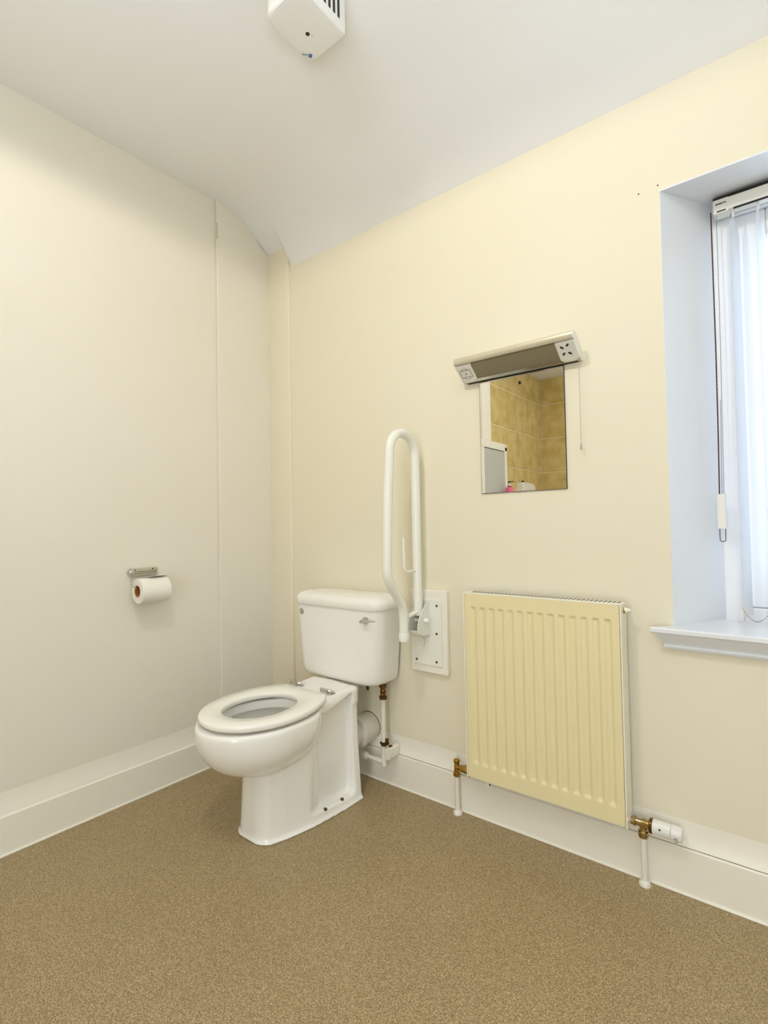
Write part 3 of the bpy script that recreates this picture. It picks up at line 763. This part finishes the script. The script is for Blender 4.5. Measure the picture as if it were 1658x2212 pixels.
def riser(x, y, ztop, label):
    t = thing('radiator_pipe', label, 'pipe', (x, y, 0))
    bm = new(); cyl(bm, (x, y, 0), (x, y, ztop), .0079, n=20); obj('pipe', bm, M['white_paint'], t, smooth=True)
    bm = new(); lathe(bm, (x, y, 0), (0, 0, 1), [(0, .0150), (.004, .0150), (.0085, .0135), (.012, .0105), (.014, .0085)], 22); obj('floor_collar', bm, M['white_paint'], t, smooth=True)
    return t
riser(.990, -.038, .128, 'white pipe riser under the small brass valve at the left of the radiator')
riser(1.5615, -.038, .130, 'white pipe riser under the white thermostatic valve at the right of the radiator')

lv = thing('lockshield_valve', 'small brass lockshield valve at the bottom left of the radiator', 'valve', (.990, -.038, .128))
bm = new(); lathe(bm, (.990, -.038, .124), (0, 0, 1), [(0, .0095), (.003, .0125), (.014, .0125), (.016, .0095), (.034, .0092), (.040, .0085), (.046, .0080)], 16)
obj('valve_body', bm, M['brass'], lv, smooth=True, angle=30)
bm = new(); lathe(bm, (.990, -.038, .168), (0, 0, 1), [(0, .0075), (.003, .0105), (.010, .0108), (.0125, .008), (.0135, 0)], 16); obj('valve_cap', bm, M['brass'], lv, smooth=True, angle=30)
bm = new(); lathe(bm, (.990, -.040, .157), (1, -.05, .02), [(0, .0085), (.014, .0085), (.020, .0098), (.034, .0135), (.046, .0135), (.0575, .0125)], 6); obj('union_nut', bm, M['brass'], lv)

tv = thing('thermostatic_valve', 'white thermostatic radiator valve head on a brass body at the bottom right', 'valve', (1.5615, -.038, .128))
bm = new(); a = Vector((1, 0, .0)); o_ = (1.533, -.038, .1625)
lathe(bm, o_, a, [(0, .0105), (.005, .0105), (.0052, .0125), (.0115, .0130), (.0120, .0100), (.026, .0095), (.0265, .0122), (.034, .0126), (.0345, .0112), (.043, .0115)], 20)
lathe(bm, (1.5615, -.038, .126), (0, 0, 1), [(0, .0090), (.001, .0128), (.007, .0130), (.0075, .0112), (.0095, .0112), (.010, .0125), (.016, .0125), (.018, .0095), (.036, .0090)], 20)
obj('valve_body', bm, M['nickel'], tv, smooth=True, angle=30)
bm = new(); lathe(bm, (1.5765, -.038, .1625), a, [(0, .0150), (.002, .0188), (.008, .0190), (.009, .017)], 28); obj('knurled_collar', bm, M['dark_brass'], tv, smooth=True, angle=30)
bm = new(); lathe(bm, (1.5855, -.038, .1625), a, [(0, .0180), (.001, .0192), (.042, .0186), (.043, .0178)], 32)
hd = obj('valve_head', bm, M['plastic'], tv, smooth=True, angle=30)
bm = new(); n = 60; secs = []
for d, r in ((.0435, .0188), (.045, .0196), (.066, .0186), (.0685, .0170), (.069, .010)):
    secs.append([Vector((1.5855+d, -.038+r*(1-.045*(k % 10 < 2))*math.cos(2*PI*k/n), .1625+r*(1-.045*(k % 10 < 2))*math.sin(2*PI*k/n))) for k in range(n)])
loft(bm, secs); obj('dial', bm, M['plastic'], tv, smooth=True, angle=30)
bm = new(); lathe(bm, (1.6045, -.038-.0182, .1675), (0, -1, .25), [(0, .0026), (.0012, .0024)], 10); obj('setting_hole', bm, M['black'], hd)
bm = new()
for ang in (-2.55, -1.9+PI*2, ):
    pass
for ang in (3.4, 4.05):                                   # faint index marks round the dial
    for k in range(3):
        p = Vector((1.638+.003*k, -.038+.0193*math.cos(ang+.05*(k % 2)), .1625+.0193*math.sin(ang+.05*(k % 2))))
        box(bm, p-Vector((.0011, .0006, .0022)), p+Vector((.0011, .0006, .0022)))
obj('dial_mark', bm, M['greyprint'], hd)

# ------------------------------------------------------------------ paper holder and roll
th = thing('toilet_roll_holder', 'chrome toilet roll holder screwed to the left wall', 'holder', (.0, -.607, .80))
bm = new(); secs = []
for y, e in ((-.660, .0), (-.657, .0005), (-.562, .0005), (-.558, -.003), (-.556, -.008)):
    secs.append([(0, y, .800-e), (.0065, y, .800-e), (.0085, y, .804), (.0085, y, .8095), (.0045, y, .8125), (.0045, y, .8175), (.0085, y, .8205), (.0085, y, .829), (.0065, y, .832+e), (0, y, .832+e)])
loft(bm, secs); hb = obj('back_plate', bm, M['chrome'], th, smooth=True, angle=30)
for y in (-.640, -.575):
    bm = new(); lathe(bm, (.0085, y, .8255), (1, 0, 0), [(0, .0032), (.001, .0028)], 10); obj('screw', bm, M['dark'] if y > -.6 else M['steel_bead'], hb)
bm = new(); lathe(bm, (.004, -.656, .817), (1, 0, 0), [(0, .0115), (.010, .0115), (.014, .009), (.016, .004)], 16); obj('pivot_knuckle', bm, M['chrome'], th, smooth=True)
bm = new(); tube(bm, fillet([(.012, -.6605, .817), (.030, -.668, .800), (.056, -.672, .770), (.056, -.640, .758), (.056, -.545, .758)], .008), .0024, 10); obj('roll_arm', bm, M['chrome'], th, smooth=True)

tp = thing('toilet_roll', 'white toilet paper roll hanging on the chrome wall holder', 'toilet roll', (.056, -.60, .75))
rc = Vector((.0555, 0, .7515)); ya, yb_, ro, ri = -.6565, -.5490, .0455, .0205
bm = new(); n = 64
secs = []
for y, r in ((ya+.002, ri), (ya, ri+.001), (ya, ro-.003), (ya+.003, ro), (yb_-.003, ro), (yb_, ro-.003), (yb_, ri+.001), (yb_-.002, ri)):
    secs.append([(rc.x+r*math.cos(2*PI*k/n), y, rc.z+r*math.sin(2*PI*k/n)) for k in range(n)])
loft(bm, secs, (False, False)); paper = obj('paper', bm, M['tissue'], tp, smooth=True, angle=40)
bm = new(); rowa = []
for k in range(9):                                       # loose end lifting off the top
    t = k/8; a = 1.15+.75*(1-t)
    x = rc.x+(ro+.0012+.004*t*t)*math.cos(a)-.004*t; z = rc.z+(ro+.0012)*math.sin(a)+.010*t*t
    rowa.append([(x+.010*t, ya+.030+.012*t, z), (x-.004*t, yb_-.004+.022*t, z-.002*t)])
v0 = [[bm.verts.new(p) for p in r] for r in rowa]
v1 = [[bm.verts.new((p[0], p[1], p[2]+.0007)) for p in r] for r in rowa]
for A in (v0, v1):
    for i in range(8): bm.faces.new((A[i][0], A[i][1], A[i+1][1], A[i+1][0]))
for i in range(8):
    for s in (0, 1): bm.faces.new((v0[i][s], v0[i+1][s], v1[i+1][s], v1[i][s]))
for e in (0, 8): bm.faces.new((v0[e][0], v0[e][1], v1[e][1], v1[e][0]))
obj('loose_sheet', bm, M['tissue'], paper, smooth=True)
bm = new(); loft(bm, [[(rc.x+r*math.cos(2*PI*k/40), y, rc.z+r*math.sin(2*PI*k/40)) for k in range(40)] for y, r in ((ya+.0005, ri), (ya+.0005, ri-.0015), (yb_-.0005, ri-.0015), (yb_-.0005, ri))], (False, False))
obj('card_core', bm, M['card'], tp, smooth=True)

# ------------------------------------------------------------------ ceiling ventilator
fn = thing('ceiling_ventilator', 'white plastic ventilator box on the ceiling with slotted side', 'ventilator', (.965, -.66, H))
bm = new(); secs = []
for z, e in ((H, 0), (2.275, 0), (2.2575, 0), (2.2525, -.0015), (2.2495, -.005), (2.2485, -.012), (2.2478, -.03)):
    secs.append([(x, y, z) for x, y in rrect(.893-e, 1.030+e, -.742-e, -.574+e, (.034, .008, .012, .030), 8)])
loft(bm, secs); fb = obj('housing', bm, M['fan'], fn, smooth=True, angle=28)
for k in range(8):
    y = -.6065-.0165*k
    bm = new(); box(bm, (1.0292, y-.0038, 2.272), (1.0308, y+.0038, 2.365)); obj('vent_slot', bm, M['black'], fb)
bm = new(); lathe(bm, (.9545, -.643, 2.2492), (0, 0, -1), [(0, .0085), (.0015, .0085), (.0022, .007), (.0012, .0058), (.0012, .0)], 20); obj('sensor_ring', bm, M['plastic'], fn, smooth=True)
bm = new(); lathe(bm, (.9545, -.643, 2.2478), (0, 0, -1), [(0, .0056), (.001, .0050), (.0014, .002)], 16); obj('sensor_eye', bm, mat('dark_red_lens', (52, 14, 8), .15), fn, smooth=True)
bm = new(); box(bm, (.960, -.6345, 2.2470), (.9615, -.633, 2.2482))
obj('pin_hole', bm, M['black'], fn)
bm = new(); zz = (2.2466, 2.2480)                         # small blue square mark and grey maker's line
c0 = Vector((.9150, -.5960)); e1 = Vector((.62, .785)); e2 = Vector((-.785, .62))
def lp4(u0, u1, v0, v1, b):
    q = [c0+e1*u+e2*v for u, v in ((u0, v0), (u1, v0), (u1, v1), (u0, v1))]
    loft(b, [[(p.x, p.y, z) for p in q] for z in zz])
for a in ((-.0045, .0045, .0022, .0045), (-.0045, .0045, -.0045, -.0022), (-.0045, -.0022, -.0022, .0022), (.0022, .0045, -.0022, .0022)): lp4(*a, bm)
obj('blue_mark', bm, M['blue'], fn)
bm = new()
for k in range(6): lp4(-.0075-.0026*k-.0018, -.0075-.0026*k, -.0014, .0014, bm)
obj('maker_line', bm, M['greyprint'], fn)

# ------------------------------------------------------------------ added doorway, and what the mirror shows of the room behind
bm = new(); box(bm, (1.722, Y1-.125, 0), (1.762, Y1+.012, 2.12)); box(bm, (2.543, Y1-.125, 0), (2.583, Y1+.012, 2.12)); box(bm, (1.762, Y1-.125, 2.08), (2.543, Y1+.012, 2.12))
struct('added_doorway', bm, M['gloss'], bevel=.003)  # unseen doorway, added as an opening for the rear fill light
bm = new(); box(bm, (0, -2.240, 1.636), (.022, -2.105, H)); struct('trim_4', bm, M['gloss'], bevel=.003)
bm = new(); box(bm, (0, -2.526, 0), (.022, -2.488, 1.612)); box(bm, (0, -2.526, 1.578), (.022, -2.08, 1.637)); box(bm, (0, -2.115, 0), (.022, -2.08, 1.578))
dr1 = struct('door_1', bm, M['gloss'], bevel=.003)
bm = new(); box(bm, (0, -2.4845, .005), (.010, -2.118, 1.574)); obj('door_leaf', bm, M['grey_door'], dr1)
bm = new(); box(bm, (0, -2.4885, .0), (.004, -2.114, 1.579)); obj('door_gap', bm, M['dark'], dr1)
bm = new(); box(bm, (0, Y1, 1.10), (.13, -2.53, 1.125)); struct('trim_5', bm, M['gloss'], bevel=.002)

sd = thing('soap_bottle', 'pink hand soap bottle with a black pump, seen in the mirror', 'soap bottle', (.07, -2.455, 1.125))
bm = new(); lathe(bm, (.07, -2.455, 1.125), (0, 0, 1), [(0, .028), (.004, .032), (.132, .032), (.141, .029), (.146, .020), (.148, .013)], 26); obj('bottle', bm, M['pink'], sd, smooth=True)
bm = new(); lathe(bm, (.07, -2.455, 1.273), (0, 0, 1), [(0, .0155), (.005, .0155), (.006, .006)], 16); obj('collar', bm, M['dark'], sd, smooth=True)
bm = new(); cyl(bm, (.07, -2.455, 1.277), (.07, -2.455, 1.306), .0075, n=14); obj('pump_stem', bm, M['plastic'], sd, smooth=True)
bm = new(); lathe(bm, (.07, -2.455, 1.305), (0, 0, 1), [(0, .010), (.008, .012), (.014, .010)], 16); box(bm, (.07, -2.460, 1.311), (.108, -2.450, 1.317)); obj('pump_head', bm, M['black'], sd, smooth=True, angle=30)
sd.location.y = -2.455

ds = thing('paper_dispenser', 'white rounded wall dispenser on the tiles, seen in the mirror', 'dispenser', (.0, -2.84, 1.125))
bm = new()
secs = []
pts = rrect(-3.05, -2.768, 1.127, 1.330, (.01, .01, .006, .06), 8)
loft(bm, [[(0, y, z) for y, z in pts], [(.050, y, z) for y, z in pts], [(.056, y*.95-2.91*.05, z*.95+1.228*.05) for y, z in pts]])
obj('cover', bm, M['plastic'], ds, smooth=True, angle=30)
bm = new(); lathe(bm, (.032, -2.815, 1.328), (0, 0, 1), [(0, .012), (.014, .012), (.018, .008)], 14); obj('lock_knob', bm, M['black'], ds, smooth=True)
hk = thing('wall_hook', 'small black hook on the ochre tiles, seen in the mirror', 'hook', (0, -2.868, 2.243))
bm = new(); lathe(bm, (0, -2.868, 2.243), (1, 0, 0), [(0, .015), (.010, .015), (.014, .011), (.016, .004)], 16); obj('peg', bm, M['black'], hk, smooth=True)
